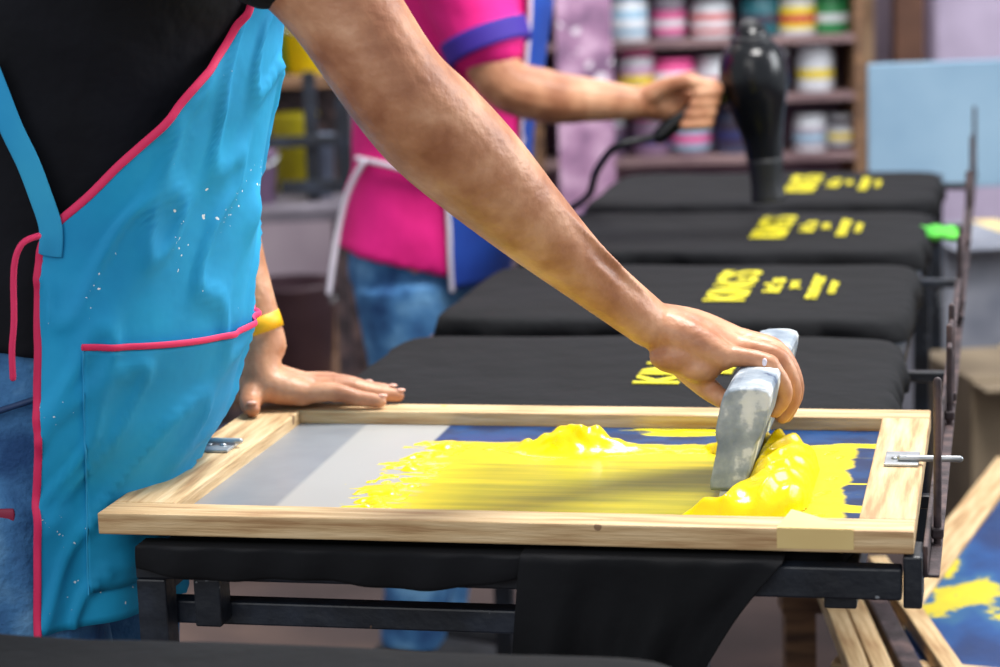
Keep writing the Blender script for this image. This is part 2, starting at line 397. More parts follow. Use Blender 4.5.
# ---------------------------------------------------------------- ink heaps
def g(x, c, w): return math.exp(-((x - c) / w) ** 2)
def win(x, a, b, w):
    q = max(0, min(1, (x - a) / w)) * max(0, min(1, (b - x) / w)); return q * q * (3 - 2 * q)
def ink_h(r, s):
    n1 = noise.noise(V((r * 38, s * 38, 0))); n2 = noise.noise(V((r * 16, s * 60, 3))); n3 = noise.noise(V((r * 90, s * 90, 7)))
    n4 = noise.noise(V(((r - s * .6) * 70, (s + r * .3) * 40, 9)))
    q = r - s * .05
    h = g(q, .224, .024) * win(s, .055, .37, .03) * (.0004 + .009 * max(0, n4 + .35 * n3 + .1))
    h += g(s, .338, .013) * win(r, .25, .60, .08) * (.0022 + .006 * max(-.3, n1 + .4 * n3))
    d = math.sqrt(((r - .378) / .034) ** 2 + ((s - .330) / .018) ** 2)
    h += .024 * math.exp(-d * d * .8) * (1 + .25 * n1 + .15 * n3) + .008 * g(r, .425, .022) * g(s, .330, .012)
    rc = .602 - 3.2 * max(0, .12 - s) ** 1.5 - .9 * max(0, s - .27)
    t = abs((r - rc) / .030)
    if t < 1:
        env = math.sqrt(max(0, 1 - t ** 2.2)) * math.sqrt(win(s, .045, .345, .06))
        sw = math.sin(s * 62 - (r - .60) * 150 + 1.2 * n1); sw = 1 - 2 * abs(sw) ** .8
        h += .034 * env * (1 + .12 * sw + .07 * n1)
    h += .0055 * g(s, .066, .009) * win(r, .43, .60, .04) * (1 + .8 * n1)
    h += .0022 * max(0, n2 - .05) * win(r, .22, .56, .06) * g(s, .30, .04)
    h += .004 * max(0, n4 + .05) * win(r, .622, .660, .012) * win(s, .05, .36, .03)
    return h
nx, ny = 340, 230
bm = bmesh.new(); gr = {}
x0, x1, y0, y1 = .185, .675, .045, .375
for i in range(nx + 1):
    for j in range(ny + 1):
        r = x0 + (x1 - x0) * i / nx; s = y0 + (y1 - y0) * j / ny; gr[i, j] = (r, s, ink_h(r, s))
vs = {}
def gv(i, j):
    if (i, j) not in vs:
        r, s, h = gr[i, j]; vs[i, j] = bm.verts.new((r, s, SZ + max(h - .0010, .0002)))
    return vs[i, j]
for i in range(nx):
    for j in range(ny):
        if max(gr[i, j][2], gr[i + 1, j][2], gr[i, j + 1][2], gr[i + 1, j + 1][2]) > .0012:
            bm.faces.new((gv(i, j), gv(i + 1, j), gv(i + 1, j + 1), gv(i, j + 1)))
bmesh.ops.smooth_vert(bm, verts=bm.verts, factor=.4, use_axis_x=True, use_axis_y=True, use_axis_z=True)
ink = obj_from('yellow_ink', bm, yellowp); ink.location = (A.x, A.y, .86); ink.rotation_euler = (0, 0, -TH)
tag(ink, 'thick wet yellow ink smeared and heaped on the screen mesh', 'ink', kind='stuff')

# ---------------------------------------------------------------- squeegee
NB = A + R * .556 + S * .128; NB.z = .8665
sq = tag(empty('squeegee', NB, -TH), 'worn grey squeegee with paint-stained handle standing in the ink', 'squeegee')
LS = .295; lean = .23
def prof_loft(prof, y0, y1):
    bm = bmesh.new(); n = len(prof)
    ys = [y0, y0 + .003, y1 - .003, y1]; sc = [.94, 1, 1, .94]
    cx = sum(p[0] for p in prof) / n; cz = sum(p[1] for p in prof) / n
    rs = [[bm.verts.new(((cx + (x - cx) * k) + lean * (cz + (z - cz) * k), y, cz + (z - cz) * k)) for x, z in prof] for y, k in zip(ys, sc)]
    for a, b in zip(rs[:-1], rs[1:]):
        for i in range(n): bm.faces.new((a[i], a[(i + 1) % n], b[(i + 1) % n], b[i]))
    bm.faces.new(rs[0]); bm.faces.new(rs[-1]); return bm
half = [(.0145, .012), (.0165, .018), (.0170, .045), (.0175, .056), (.0205, .062), (.0222, .070), (.0225, .094), (.0215, .102), (.018, .107), (.010, .109)]
hp = [(-x, z) for x, z in half] + [(0, .1095)] + [(x, z) for x, z in reversed(half)]
obj_from('handle', prof_loft(hp, 0, LS), alu, sq, smooth=False, bevel=.001)
obj_from('blade', prof_loft([(-.0060, 0), (-.0060, .0115), (.0060, .0115), (.0060, 0)], .002, LS - .002), bladem, sq, smooth=False)

# ---------------------------------------------------------------- first person
fxT = [(.0, -.40), (.70, -.335), (.88, -.325), (.95, -.285), (1.03, -.262), (1.145, -.248), (1.3, -.220), (1.40, -.184), (1.5, -.14)]
aT = [(.7, .14), (.9, .15), (1.1, .15), (1.3, .15), (1.4, .14), (1.5, .11)]
bT = [(.7, .17), (.9, .172), (1.1, .165), (1.3, .18), (1.42, .19), (1.5, .16)]
def tp(z, phi, off=0):
    a = tab(aT, z); b = tab(bT, z); ph = math.radians(phi)
    c = V((tab(fxT, z), 2.2, z)) - R * a
    return c + R * ((a + off) * math.cos(ph)) - S * ((b + off) * math.sin(ph))
def tcen(z): return V((tab(fxT, z), 2.2, z)) - R * tab(aT, z)
sh_r = P(188, -190, 2.01); el_r = P(392, 82, 2.01); wr_r = P(648, 322, 2.165)
sh_l = tcen(1.48) + S * .17; sh_l.z = 1.5
HL = PZ(268, 405, .88)
yl = HL.y
el_l = V((-.335, yl + .02, 1.22)); wr_l = P(265, 345, yl)
bm = bmesh.new()
tube(bm, [tcen(.84), tcen(1.0), tcen(1.15), tcen(1.3), tcen(1.42), tcen(1.5)], [(.11, .15), (.115, .14), (.12, .14), (.125, .155), (.11, .16), (.07, .10)], ref=R, n=24)
nk = tcen(1.5) + R * .02; hd = nk + R * .07 + Z * .22
tube(bm, [nk, nk + R * .03 + Z * .10, hd - Z * .05], [.062, .056, .06], ref=R)
ell(bm, hd, .095, .075, .115); ell(bm, hd + R * .075 - Z * .06, .04, .045, .045); ell(bm, hd + R * .105 - Z * .01, .016, .013, .022)
for sg in (-1, 1): ell(bm, hd + S * sg * .076 - Z * .01, .018, .008, .03)
ax = [el_r, P(432, 126, 2.03), P(478, 170, 2.055), P(533, 224, 2.09), P(590, 276, 2.13), wr_r]
tube(bm, [tcen(1.46) - S * .05, sh_r, sh_r.lerp(el_r, .45), P(337, 0, 2.01)] + ax, [.07, .066, .054, .049, .047, .050, .047, .038, (.031, .028), (.030, .023)], ref=S, n=24)
ell(bm, P(412, 74, 2.015), .026, .03, .03)
ell(bm, wr_r.lerp(P(590, 276, 2.13), .25) + Z * .014 - V((0, .012, 0)), .012, .012, .012)
fr = [.047, .050, .047, .038, .029, .026]
for a_, c_, ix in ((.62, .80, (2, 3, 4, 5)), (.95, .30, (2, 3, 4, 5)), (.85, -.45, (1, 2, 3, 4))):
    rd = [.0022, .0034, .0038, .0030]; dp = [.90, .98, .99, .96]
    tube(bm, [ax[i] + (V((0, -1, 0)) * a_ + (Z * .72 + V((.69, 0, 0))) * c_) * fr[i] * dp[n_] + V((.006 * math.sin(i * 2.1), 0, 0)) for n_, i in enumerate(ix)], rd, n=8, k=5)
tube(bm, [tcen(1.46) + S * .05, sh_l, sh_l.lerp(el_l, .5), el_l, el_l.lerp(wr_l, .3), el_l.lerp(wr_l, .7), wr_l], [.07, .064, .05, .042, .042, .030, .024], n=20)
for sg in (-1, 1):
    hp_ = tcen(.86) + S * sg * .085; kn = V((hp_.x - .0 + .03, hp_.y, .48)); an = V((hp_.x - .04, hp_.y, .09))
    tube(bm, [hp_, hp_.lerp(kn, .5), kn, kn.lerp(an, .35), an], [.085, .07, .052, .055, .036])
    tube(bm, [an - Z * .03 - R * .02, an + R * .08 - Z * .045, an + R * .17 - Z * .06], [.035, .033, .024])
def fin(pts, r): tube(bm, pts, r, n=12, k=4)
yp = wr_r.y - .012
mc = [P(722, 356, yp - .014), P(728, 346, yp + .010), P(731, 340, yp + .033), P(730, 338, yp + .055)]
pip = [P(768, 365, yp - .024), P(778, 359, yp + .002), P(780, 355, yp + .026), P(776, 351, yp + .050)]
dip = [P(785, 392, yp - .022), P(793, 391, yp + .004), P(795, 388, yp + .028), P(791, 382, yp + .05)]
tip = [P(775, 411, yp - .018), P(782, 416, yp + .006), P(785, 415, yp + .03), P(782, 407, yp + .05)]
rads = [(.0125, .0098, .0085, .0075), (.0135, .0108, .0093, .0082), (.014, .0112, .0098, .0085), (.0135, .0112, .0098, .0085)]
for i in range(4):
    w0 = wr_r.lerp(mc[i], .12) + (mc[i] - mc[1]) * .12
    tube(bm, [w0, w0.lerp(mc[i], .5) + Z * .003, mc[i]], [.020, .0185, .0145], n=14, k=4)
    ell(bm, pip[i], .0118, .0108, .0112, seg=12)
    fin([mc[i], mc[i].lerp(pip[i], .5) + Z * .003, pip[i], dip[i], tip[i]], [rads[i][0], rads[i][1] * .95, rads[i][1], rads[i][2], rads[i][3]])
    tube(bm, [wr_r.lerp(mc[i], .35) + Z * .0150, mc[i] + Z * .0115], [.0036, .0046], n=8, k=3)
ell(bm, P(684, 356, yp + .0), .034, .022, .018)
ell(bm, P(700, 368, yp - .008), .022, .016, .014)
fin([P(672, 350, yp + .02), P(692, 372, yp + .012), P(709, 389, yp), P(722, 399, yp - .014)], [.017, .0145, .0115, .0095])
zt = .8815
def lp(u, dy, z):
    y = yl + dy
    x = (u - 500) * y / F
    for _ in range(4):
        uu = proj((x, y, z))[0]; x += (u - uu) * y / F
    return V((x, y, z))
lm = [lp(303, -.028, zt + .016), lp(309, -.008, zt + .018), lp(307, .013, zt + .017), lp(300, .033, zt + .015)]
lt = [lp(380, -.040, zt + .007), lp(398, -.014, zt + .007), lp(390, .012, zt + .007), lp(366, .040, zt + .007)]
for i in range(4):
    h0 = lp(264, (-.018, -.006, .006, .018)[i], zt + .030)
    tube(bm, [wr_l + Z * .01, h0, lm[i]], [.022, .021, .0145], n=14, k=4)
    a = lm[i]; b = lt[i]
    ell(bm, a.lerp(b, .42) + Z * .004, .011, .0105, .0108, seg=12)
    fin([a, a.lerp(b, .42) + Z * .005, a.lerp(b, .72) + Z * .001, b], [.0125, .0104, .0092, .0078])
ell(bm, lp(258, -.006, zt + .02), .024, .028, .018)
fin([lp(262, -.016, zt + .028), lp(254, -.030, zt + .018), lp(250, -.046, zt + .011), lp(252, -.066, zt + .009)], [.019, .0155, .0118, .0095])
p1 = blob('person', bm, .003, .5, skin, None, 3)
tag(p1, 'person in black t-shirt, jeans and turquoise apron pulling a squeegee', 'person')
for c_ in [lt[i] + Z * .006 + R * .003 for i in range(4)] + [lp(252, -.070, zt + .0165)]:
    bm = bmesh.new(); ell(bm, c_, .006, .0045, .0022, seg=10); obj_from('fingernail', bm, nail, p1)
bm = bmesh.new(); ell(bm, pip[0] + V((-.004, -.0080, .0040)), .0026, .0018, .0044, seg=10); obj_from('paint_spot', bm, white, p1)
dirw = (wr_l - el_l).normalized(); wb_c = el_l.lerp(wr_l, .915)
bm = bmesh.new(); tube(bm, [wb_c - dirw * .009, wb_c + dirw * .009], .0268, n=28, k=2, flatcap=True); obj_from('wristband', bm, yband, p1)
bm = bmesh.new()
tube(bm, [tcen(z) for z in (1.015, 1.06, 1.12, 1.2, 1.3, 1.4, 1.47, 1.52)], [(tab(aT, z) - .006, tab(bT, z) - .006) for z in (1.015, 1.06, 1.12, 1.2, 1.3, 1.4)] + [(.10, .15), (.072, .08)], ref=R, n=40, flatcap=True)
tube(bm, [tcen(1.44) - S * .08, sh_r, sh_r.lerp(el_r, .42)], [.085, .082, .072])
tube(bm, [tcen(1.44) + S * .08, sh_l, sh_l.lerp(el_l, .5)], [.085, .08, .07])
ts = blob('t_shirt', bm, .006, .5, blackshirt, p1, 3)
for v in ts.data.vertices:
    c = v.co; n = noise.noise(V((c.x * 9 + c.z * 6, c.y * 9, c.z * 14))); v.co = c + v.normal * (n * .007)
bm = bmesh.new()
tube(bm, [tcen(z) for z in (.80, .86, .93, 1.03)], [(.120, .155), (.132, .162), (.136, .158), (.13, .15)], ref=R, n=30, flatcap=True)
for sg in (-1, 1):
    hp_ = tcen(.84) + S * sg * .085; kn = V((hp_.x + .03, hp_.y, .48)); an = V((hp_.x - .04, hp_.y, .08))
    tube(bm, [hp_, hp_.lerp(kn, .5), kn, kn.lerp(an, .5), an], [.100, .090, .074, .07, .062])
je = blob('jeans', bm, .007, .5, denim, p1, 3)
for v in je.data.vertices:
    c = v.co; v.co = c + v.normal * (noise.noise(V((c.x * 8, c.y * 8, c.z * 24))) * .009)
darkr = M('dark_red', (120, 24, 56), (150, 36, 70))
tubeo('pocket_badge', [tp(z, ph, .001) for z, ph in ((.872, 70), (.874, 80), (.882, 90), (.892, 100))], [(.002, .007)] * 4, darkr, p1, ref=-S, n=12)
tubeo('jeans_seam', [tp(z, ph, -.003) for z, ph in ((.985, 72), (.975, 84), (.965, 96), (.96, 106))], .003, M('seam', (24, 50, 92), (30, 60, 104)), p1, n=8)
for sg in (-1, 1):
    an = V((tcen(.84).x - .04, 0, .09)) + V((0, (tcen(.84) + S * sg * .085).y, 0))
    tubeo('shoe', [an - R * .04 - Z * .045, an + R * .06 - Z * .04, an + R * .20 - Z * .05], [(.045, .045), (.045, .045), (.035, .03)], sole, p1, ref=S)
bm = bmesh.new(); ell(bm, hd - R * .015 + Z * .03, .1, .083, .105); obj_from('hair', bm, hairm, p1)
edgeU = [(-80, 285), (0, 253), (50, 223), (110, 176), (190, 96), (236, 42), (260, 38), (400, 37), (640, 37)]
def fold(z, ph):
    n = noise.noise(V((ph * .03, z * 3.5, 1))); n2 = noise.noise(V((ph * .05 + z * 9, z * 7 - ph * .02, 4)))
    low = max(0, min(1, (.95 - z) * 6))
    return .010 + .003 * math.sin(ph * .10 + z * 7) + .004 * n + .010 * (max(0, 1 - abs(n2) * 4)) ** 2 * .7 + low * .003 * math.sin(ph * .22)
def solve(z, target, extra=0, fo=fold, tpf=tp, start=112.0):
    ph = start
    while ph > 0:
        u, v = proj(tpf(z, ph, fo(z, ph) + extra))
        if u >= target(v): return ph
        ph -= .25
    return 0
zl = [.757 + (1.46 - .757) * j / 90 for j in range(91)]
EP = [solve(z, lambda v: tab(edgeU, v)) for z in zl]
EP = [sum(EP[max(0, i - 2):i + 3]) / len(EP[max(0, i - 2):i + 3]) for i in range(91)]
rows = []
for z, e0 in zip(zl, EP):
    e1 = min(e0, 70) * .9 + 5
    rows.append([tp(z, e0 - (e0 + e1) * i / 100, fold(z, e0 - (e0 + e1) * i / 100)) for i in range(101)])
edge = [r[0].copy() for r in rows]
bm = bmesh.new(); gridmesh(bm, rows); apr = obj_from('apron', bm, apronm, p1, solid=.0018)
rows = []
for j in range(30):
    q = j / 29; row = []
    zref = 1.03 + (.79 - 1.03) * q
    pa = solve(zref, lambda v: 82 + (4 * q))
    for i in range(70):
        w = i / 69; ph = pa + (-38 - pa) * w
        z0_ = 1.031 - .010 * math.sin(w * 3.1) - .006 * w; z = z0_ + (.79 - z0_) * q
        row.append(tp(z, ph, fold(z, ph) + .0036 + .003 * math.sin(w * 3.14) * (1 - q)))
    rows.append(row)
bm = bmesh.new(); gridmesh(bm, rows); obj_from('pocket', bm, pocketm, p1, solid=.0015)
def onrm(p, k): c = tcen(p.z); d = (p - c); d.z = 0; return p + d.normalized() * k
tubeo('pocket_trim', [onrm(p, .0025) for p in rows[0][::3]], [(.0014, .0032)] * len(rows[0][::3]), pink, p1, n=10, k=2, ref=-S + R * .6)
tubeo('stitch_seam', [onrm(r[0], .001) for r in rows], .0010, strapm, p1, n=6, k=2)
tubeo('apron_trim', [onrm(p, .001) for p in edge], [(.0018, .0040)] * len(edge), pink, p1, n=10, k=2, ref=-S)
strU = [(40, -24), (75, -10), (120, 8), (170, 30), (222, 50)]
sp = []
for z in (1.115, 1.14, 1.17, 1.20, 1.23, 1.26, 1.29):
    ph = solve(z, lambda v: tab(strU, v), .004, lambda z, p: .008, tp, 150.0); sp.append(tp(z, ph, .012))
tubeo('apron_strap', sp, [(.002, .0115)] * len(sp), strapm, p1, ref=-S, k=4)
tubeo('tie_string', [P(38, 236, 2.03), P(22, 244, 2.02), P(14, 268, 2.02), P(14, 320, 2.02), P(12, 350, 2.02), P(13, 378, 2.02)], .003, pink, p1, n=8)

# ---------------------------------------------------------------- second person
Y2 = 4.15
cT = [(.75, -.145), (.96, -.10), (1.15, -.075), (1.3, -.06), (1.45, -.03)]
a2 = [(.7, .14), (.8, .15), (1.0, .15), (1.25, .165), (1.4, .13)]
b2 = [(.7, .18), (1.0, .18), (1.3, .19), (1.42, .17)]
def t2c(z): return V((tab(cT, z), Y2, z))
def t2(z, phi, off=0):
    ph = math.radians(phi); return t2c(z) + R * ((tab(a2, z) + off) * math.cos(ph)) - S * ((tab(b2, z) + off) * math.sin(ph))
yh = 3.93
s2r = P(452, -50, yh + .03); e2r = P(500, 78, yh - .02); w2r = P(638, 103, yh)
bm = bmesh.new()
tube(bm, [t2c(.8), t2c(1.0), t2c(1.2), t2c(1.38)], [(.11, .14), (.12, .14), (.13, .15), (.10, .14)], ref=R, n=24)
n2 = t2c(1.42) + R * .03; h2 = n2 + R * .06 + Z * .2
tube(bm, [n2 - Z * .04, n2 + R * .02 + Z * .08, h2 - Z * .05], [.06, .055, .06], ref=R)
ell(bm, h2, .09, .073, .11); ell(bm, h2 + R * .07 - Z * .06, .038, .042, .042); ell(bm, h2 + R * .1 - Z * .01, .015, .012, .02)
tube(bm, [t2c(1.35) - S * .06, s2r, s2r.lerp(e2r, .5), e2r, P(545, 96, yh - .015), P(590, 100, yh - .005), w2r], [.07, .06, .052, .046, .046, .038, .028])
s2l = t2c(1.38) + S * .18; e2l = s2l - R * .10 - Z * .28; w2l = e2l - Z * .2 + R * .04
tube(bm, [t2c(1.35) + S * .06, s2l, e2l, w2l], [.07, .06, .043, .027])
tube(bm, [w2l, w2l - Z * .05, w2l - Z * .09], [.024, (.03), .02])
for i in range(4): tube(bm, [w2l - Z * .08 + S * (i - 1.5) * .02, w2l - Z * .13 + S * (i - 1.5) * .022 + R * .01, w2l - Z * .155 + S * (i - 1.5) * .022 + R * .03], [.012, .010, .008], n=10)
tube(bm, [w2l - Z * .03, w2l - Z * .06 + R * .03, w2l - Z * .10 + R * .04], [.014, .012, .009], n=10)
for sg in (-1, 1):
    hp_ = t2c(.82) + S * sg * .085; kn = V((hp_.x + .03, hp_.y, .45)); an = V((hp_.x - .02, hp_.y, .09))
    tube(bm, [hp_, kn, an], [.08, .052, .036]); tube(bm, [an - Z * .04, an + R * .15 - Z * .055], [.035, .025])
for i in range(4):
    du = -9 * i; dv_ = 10.5 * i
    m0 = P(690 + du * .5, 84 + dv_ * .85, yh + .012); k1 = P(712 + du * .35, 86 + dv_, yh - .018); k2 = P(716 + du * .35, 91 + dv_, yh - .045); k3 = P(698 + du * .5, 94 + dv_, yh - .050)
    tube(bm, [w2r, m0], [.027, .022], n=12); tube(bm, [m0, k1, k2, k3], [.0155, .0125, .0115, .0095], n=10)
ell(bm, P(672, 102, yh + .0), .040, .028, .034)
tube(bm, [w2r, P(664, 88, yh - .02), P(688, 82, yh - .04), P(712, 86, yh - .045)], [.022, .018, .0135, .0105], n=10)
p2 = blob('person', bm, .004, .5, skin, None, 3)
tag(p2, 'person in pink t-shirt and blue apron using a hair dryer', 'person')
bm = bmesh.new()
zs = (.79, .83, .88, .95, 1.05, 1.2, 1.3, 1.38)
tube(bm, [t2c(z) for z in zs] + [t2c(1.44) + R * .02], [(tab(a2, z) + .006 + .03 * max(0, .88 - z) , tab(b2, z) + .006) for z in zs] + [(.075, .09)], ref=R, n=36, flatcap=True)
tube(bm, [t2c(1.33) - S * .08, s2r, s2r.lerp(e2r, .55), s2r.lerp(e2r, .68)], [.09, .084, .074, .073])
tube(bm, [t2c(1.33) + S * .08, s2l, s2l.lerp(e2l, .6)], [.09, .08, .07])
ps = blob('t_shirt', bm, .008, .5, pinkshirt, p2, 3)
for v in ps.data.vertices:
    c = v.co; v.co = c + v.normal * (noise.noise(V((c.x * 10 + c.z * 8, c.y * 8, c.z * 12))) * .006)
tubeo('sleeve_cuff', [s2r.lerp(e2r, .64), s2r.lerp(e2r, .80)], [.078, .076], purple, p2, n=28, flatcap=True)
bm = bmesh.new()
tube(bm, [t2c(z) for z in (.74, .78, .82)], [(.125, .16), (.13, .163), (.125, .15)], ref=R, n=30, flatcap=True)
for sg in (-1, 1):
    hp_ = t2c(.76) + S * sg * .085; kn = V((hp_.x + .03, hp_.y, .45)); an = V((hp_.x - .02, hp_.y, .08))
    tube(bm, [hp_, hp_.lerp(kn, .5), kn, an], [.10, .09, .072, .06], flatcap=True)
blob('jeans', bm, .008, .5, denim, p2, 3)
for sg in (-1, 1):
    an = t2c(.8) + S * sg * .085; an.z = .05; an.x -= .02
    tubeo('shoe', [an - R * .04, an + R * .06, an + R * .19 - Z * .008], [.044, .044, .034], sole, p2)
bm = bmesh.new(); ell(bm, h2 - R * .015 + Z * .03, .096, .08, .1); obj_from('hair', bm, hairm, p2)
e2U = [(0, 530), (150, 520), (185, 447), (262, 450), (300, 452)]
def f2(z, ph): return .014 + .005 * noise.noise(V((ph * .04, z * 5, 2)))
rows = []
for j in range(50):
    z = .755 + (1.40 - .755) * j / 49; e0 = solve(z, lambda v: tab(e2U, v), 0, f2, t2)
    rows.append([t2(z, ph, f2(z, ph)) for ph in [e0 - 2 * e0 * i / 40 for i in range(41)]])
bm = bmesh.new(); gridmesh(bm, rows); obj_from('apron', bm, bluap, p2, solid=.002)
tubeo('apron_trim', [r_[0] + V((0, -.004, 0)) for r_ in rows[::2]], .0045, white, p2, n=8, k=2)
tubeo('waist_tie', [t2(.955, 70, .02), t2(.965, 85, .018), t2(.98, 110, .016), t2(.985, 135, .014)], .005, white, p2, n=8)
tubeo('tie_string', [t2(.98, 125, .02), t2(.93, 133, .03), t2(.86, 136, .03), t2(.75, 134, .035)], .0055, white, p2, n=8)

# ---------------------------------------------------------------- hair dryer
dy = yh - .01
hdv = tag(empty('hair_dryer', (0, 0, 0)), 'glossy black hair dryer pointing down at a printed shirt', 'hair dryer')
k = dy / F
pr = [(751, 40, 19), (752, 52, 30), (753, 70, 34), (755, 90, 33), (758, 112, 27), (762, 134, 21), (765, 160, 18)]
tubeo('motor_housing', [P(a, b, dy) for a, b, c in pr], [c * k for a, b, c in pr], blackpl, hdv, n=28)
tubeo('nozzle', [P(765, 158, dy), P(767, 182, dy), P(769, 200, dy)], [18.5 * k, 16.5 * k, (18 * k)], blackrub, hdv, n=24, flatcap=True)
tubeo('rear_grille', [P(750, 33, dy), P(750.4, 38, dy)], [15 * k, 21 * k], blackrub, hdv, n=24)
tubeo('handle', [P(742, 84, dy), P(722, 92, dy), P(700, 102, dy), P(680, 118, dy), P(660, 136, dy)], [.028, .022, .018, .017, .014], blackpl, hdv)
tubeo('power_cord', [P(660, 136, dy), P(640, 140, dy), P(614, 148, dy), P(596, 172, dy + .1), P(588, 196, dy + .2), P(560, 215, dy + .3)], .007, blackrub, hdv, n=10)

# ---------------------------------------------------------------- paint shelf with jars
ys = 6.6
xl = P(536, 60, ys).x; xr = P(852, 60, ys).x
shf = tag(empty('paint_shelf', (0, 0, 0)), 'open wooden shelf filled with paint jars against the wall', 'shelf')
shw = M('shelf_wood', (104, 80, 84), (142, 116, 116), rough=.7, scale=4)
for x in (xl, xr): boxo('side_panel', (x - .012, x + .012, ys - .13, ys + .15, 0, 1.75), woodold, shf)
levels = [1.195, 1.03, .868, .70, .40]
for z in levels: boxo('shelf_board', (xl + .012, xr - .012, ys - .13, ys + .15, z - .02, z), shw, shf)
boxo('back_panel', (xl, xr, ys + .15, ys + .16, 0, 1.75), M('shelf_back', (122, 98, 118), (168, 142, 158), rough=.9, scale=5), shf)
jc = {}
def jm(c, r=.35):
    if c not in jc: jc[c] = M('plastic_%d_%d_%d' % c, c, tuple(min(255, x + 12) for x in c), rough=r, scale=12)
    return jc[c]
def jar(x, y, z, r, h, body, lid, lab, lab2, g_='paint jars on the shelf', label=None):
    e = empty('paint_jar', (x, y, z))
    bm = bmesh.new(); lathe(bm, [(r * .94, .0), (r, .006), (r, h * .76), (r * .9, h * .83), (r * .86, h * .86)], n=20); obj_from('jar_body', bm, jm(body), e)
    bm = bmesh.new(); lathe(bm, [(r * .93, h * .855), (r * .93, h * .98), (r * .88, h)], n=20); obj_from('lid', bm, jm(lid), e)
    bm = bmesh.new()
    lathe(bm, [(r * 1.004, h * .14), (r * 1.012, h * .15), (r * 1.012, h * .66), (r * 1.004, h * .67)], n=20); obj_from('paper_label', bm, jm(lab, .6), e)
    bm = bmesh.new()
    lathe(bm, [(r * 1.015, h * .28), (r * 1.022, h * .29), (r * 1.022, h * .46), (r * 1.015, h * .47)], n=20); obj_from('label_stripe', bm, jm(lab2, .6), e)
    tag(e, label or 'round plastic paint jar with printed paper label', 'paint jar', g_)
W_, WB, PK, YL, RD, TL_, GR, NV, LB = (210, 213, 220), (140, 176, 200), (224, 80, 146), (226, 200, 40), (186, 44, 58), (22, 92, 104), (44, 134, 76), (34, 40, 96), (90, 160, 200)
DK = (52, 40, 60)
rowsj = {1.03: [(575, WB, W_, W_, PK), (632, W_, WB, WB, W_), (672, (150, 130, 150), W_, PK, W_), (712, W_, W_, (190, 80, 80), W_), (757, TL_, DK, TL_, DK), (800, W_, YL, YL, RD), (836, GR, GR, GR, W_)],
         .868: [(590, W_, PK, WB, PK), (634, W_, PK, (190, 150, 180), YL), (676, PK, PK, W_, PK), (717, W_, W_, W_, RD), (770, DK, W_, DK, NV), (812, W_, W_, W_, YL)],
         .70: [(600, (110, 84, 110), W_, DK, NV), (645, (130, 104, 128), PK, (120, 90, 120), NV), (692, (120, 100, 120), W_, WB, PK), (735, (60, 70, 100), DK, DK, NV), (806, W_, W_, (150, 140, 155), WB), (840, DK, W_, W_, YL)],
         1.195: [(620, W_, W_, PK, W_), (700, YL, W_, W_, NV), (740, W_, RD, W_, RD), (800, LB, W_, W_, RD)]}
for z, lst in rowsj.items():
    for u, b_, l_, la, lb in lst:
        kk = random.uniform(.80, 1.04)
        jar(P(u + random.uniform(-4, 4), 60, ys - .02).x, ys - .03 + random.uniform(-.03, .03), z, .058 * kk, .135 * random.uniform(.72, 1.03), b_, l_, la, lb)
xa = P(556, 40, 6.3).x; xb = P(612, 40, 6.3).x
bm = bmesh.new(); box(bm, xa, xb, 6.3, 6.32, 0, 1.5)
o = obj_from('splattered_board', bm, M('splatter', (120, 90, 120), (190, 155, 182), rough=.8, scale=14, c3=(155, 116, 148), dots=[((225, 215, 225), 26, .9), ((60, 50, 90), 20, .8)]), None, False); tag(o, 'tall paint-splattered mauve board standing by the shelf', 'board')
yp_ = 5.4
c0 = P(868, 64, yp_); c1 = P(1010, 186, yp_)
pn = tag(empty('panel_stand', (c0.x, yp_, 0)), 'pale blue-grey sheet panel on thin steel legs', 'panel')
wd = .62
boxo('sheet_panel', (0, wd, 0, .012, c1.z, c0.z), M('pale_blue', (118, 150, 176), (140, 170, 192), rough=.5, scale=3), pn, .004)
for x in (.03, wd - .05): boxo('leg', (x, x + .02, .0125, .0325, 0, c0.z - .05), rust, pn)
for u0, u1, nm, mt in ((853, 872, 'timber_post', M('tan_wood', (130, 100, 74), (176, 144, 112), rough=.7, scale=6)), (893, 922, 'timber_post', M('dark_wood', (76, 48, 38), (112, 76, 58), rough=.7, scale=6))):
    x0, x1 = P(u0, 50, 6.9).x, P(u1, 50, 6.9).x
    bm = bmesh.new(); box(bm, x0, x1, 6.86, 6.93, 0, 2.4); o = obj_from(nm, bm, mt, None, False, .004); tag(o, 'upright brown timber post by the wall', 'post', 'timber posts')
x0 = P(926, 40, 7.1).x
pc = tag(empty('white_cabinet', (x0, 7.0, 0)), 'pale lavender metal cabinet against the wall', 'cabinet')
boxo('cabinet_body', (0, .8, 0, .35, 0, 1.8), M('lavender', (176, 160, 186), (194, 180, 202), rough=.6, scale=2), pc, .005)
for i in range(2): boxo('door', (.01 + i * .395, .395 + i * .395, -.012, -.001, .05, 1.78), jm((180, 166, 192)), pc, .003)
khaki = M('cardboard', (96, 82, 66), (134, 118, 96), rough=.8, scale=4)
for (u, v, y, w_, h_, d_, mt, lab) in ((1020, 330, 4.3, .40, .50, .3, khaki, 'worn brown cardboard box standing on the floor'), (985, 330, 5.0, .4, .66, .3, M('grey_box', (104, 108, 122), (140, 142, 152), rough=.7), 'faded grey cardboard box standing on the floor')):
    p = P(u, v, y)
    e = tag(empty('cardboard_box', (p.x + .1, y, 0), .15), lab, 'box', 'cardboard boxes')
    boxo('box_body', (-w_ / 2, w_ / 2, 0, d_, 0, h_), mt, e, .004)
    boxo('flap', (-w_ / 2, w_ / 2, -.08, -.001, h_ - .01, h_ - .006), mt, e, 0)
    boxo('packing_tape', (-.03, .03, -.0015, d_, h_ + .0001, h_ + .001), tape, e, 0)

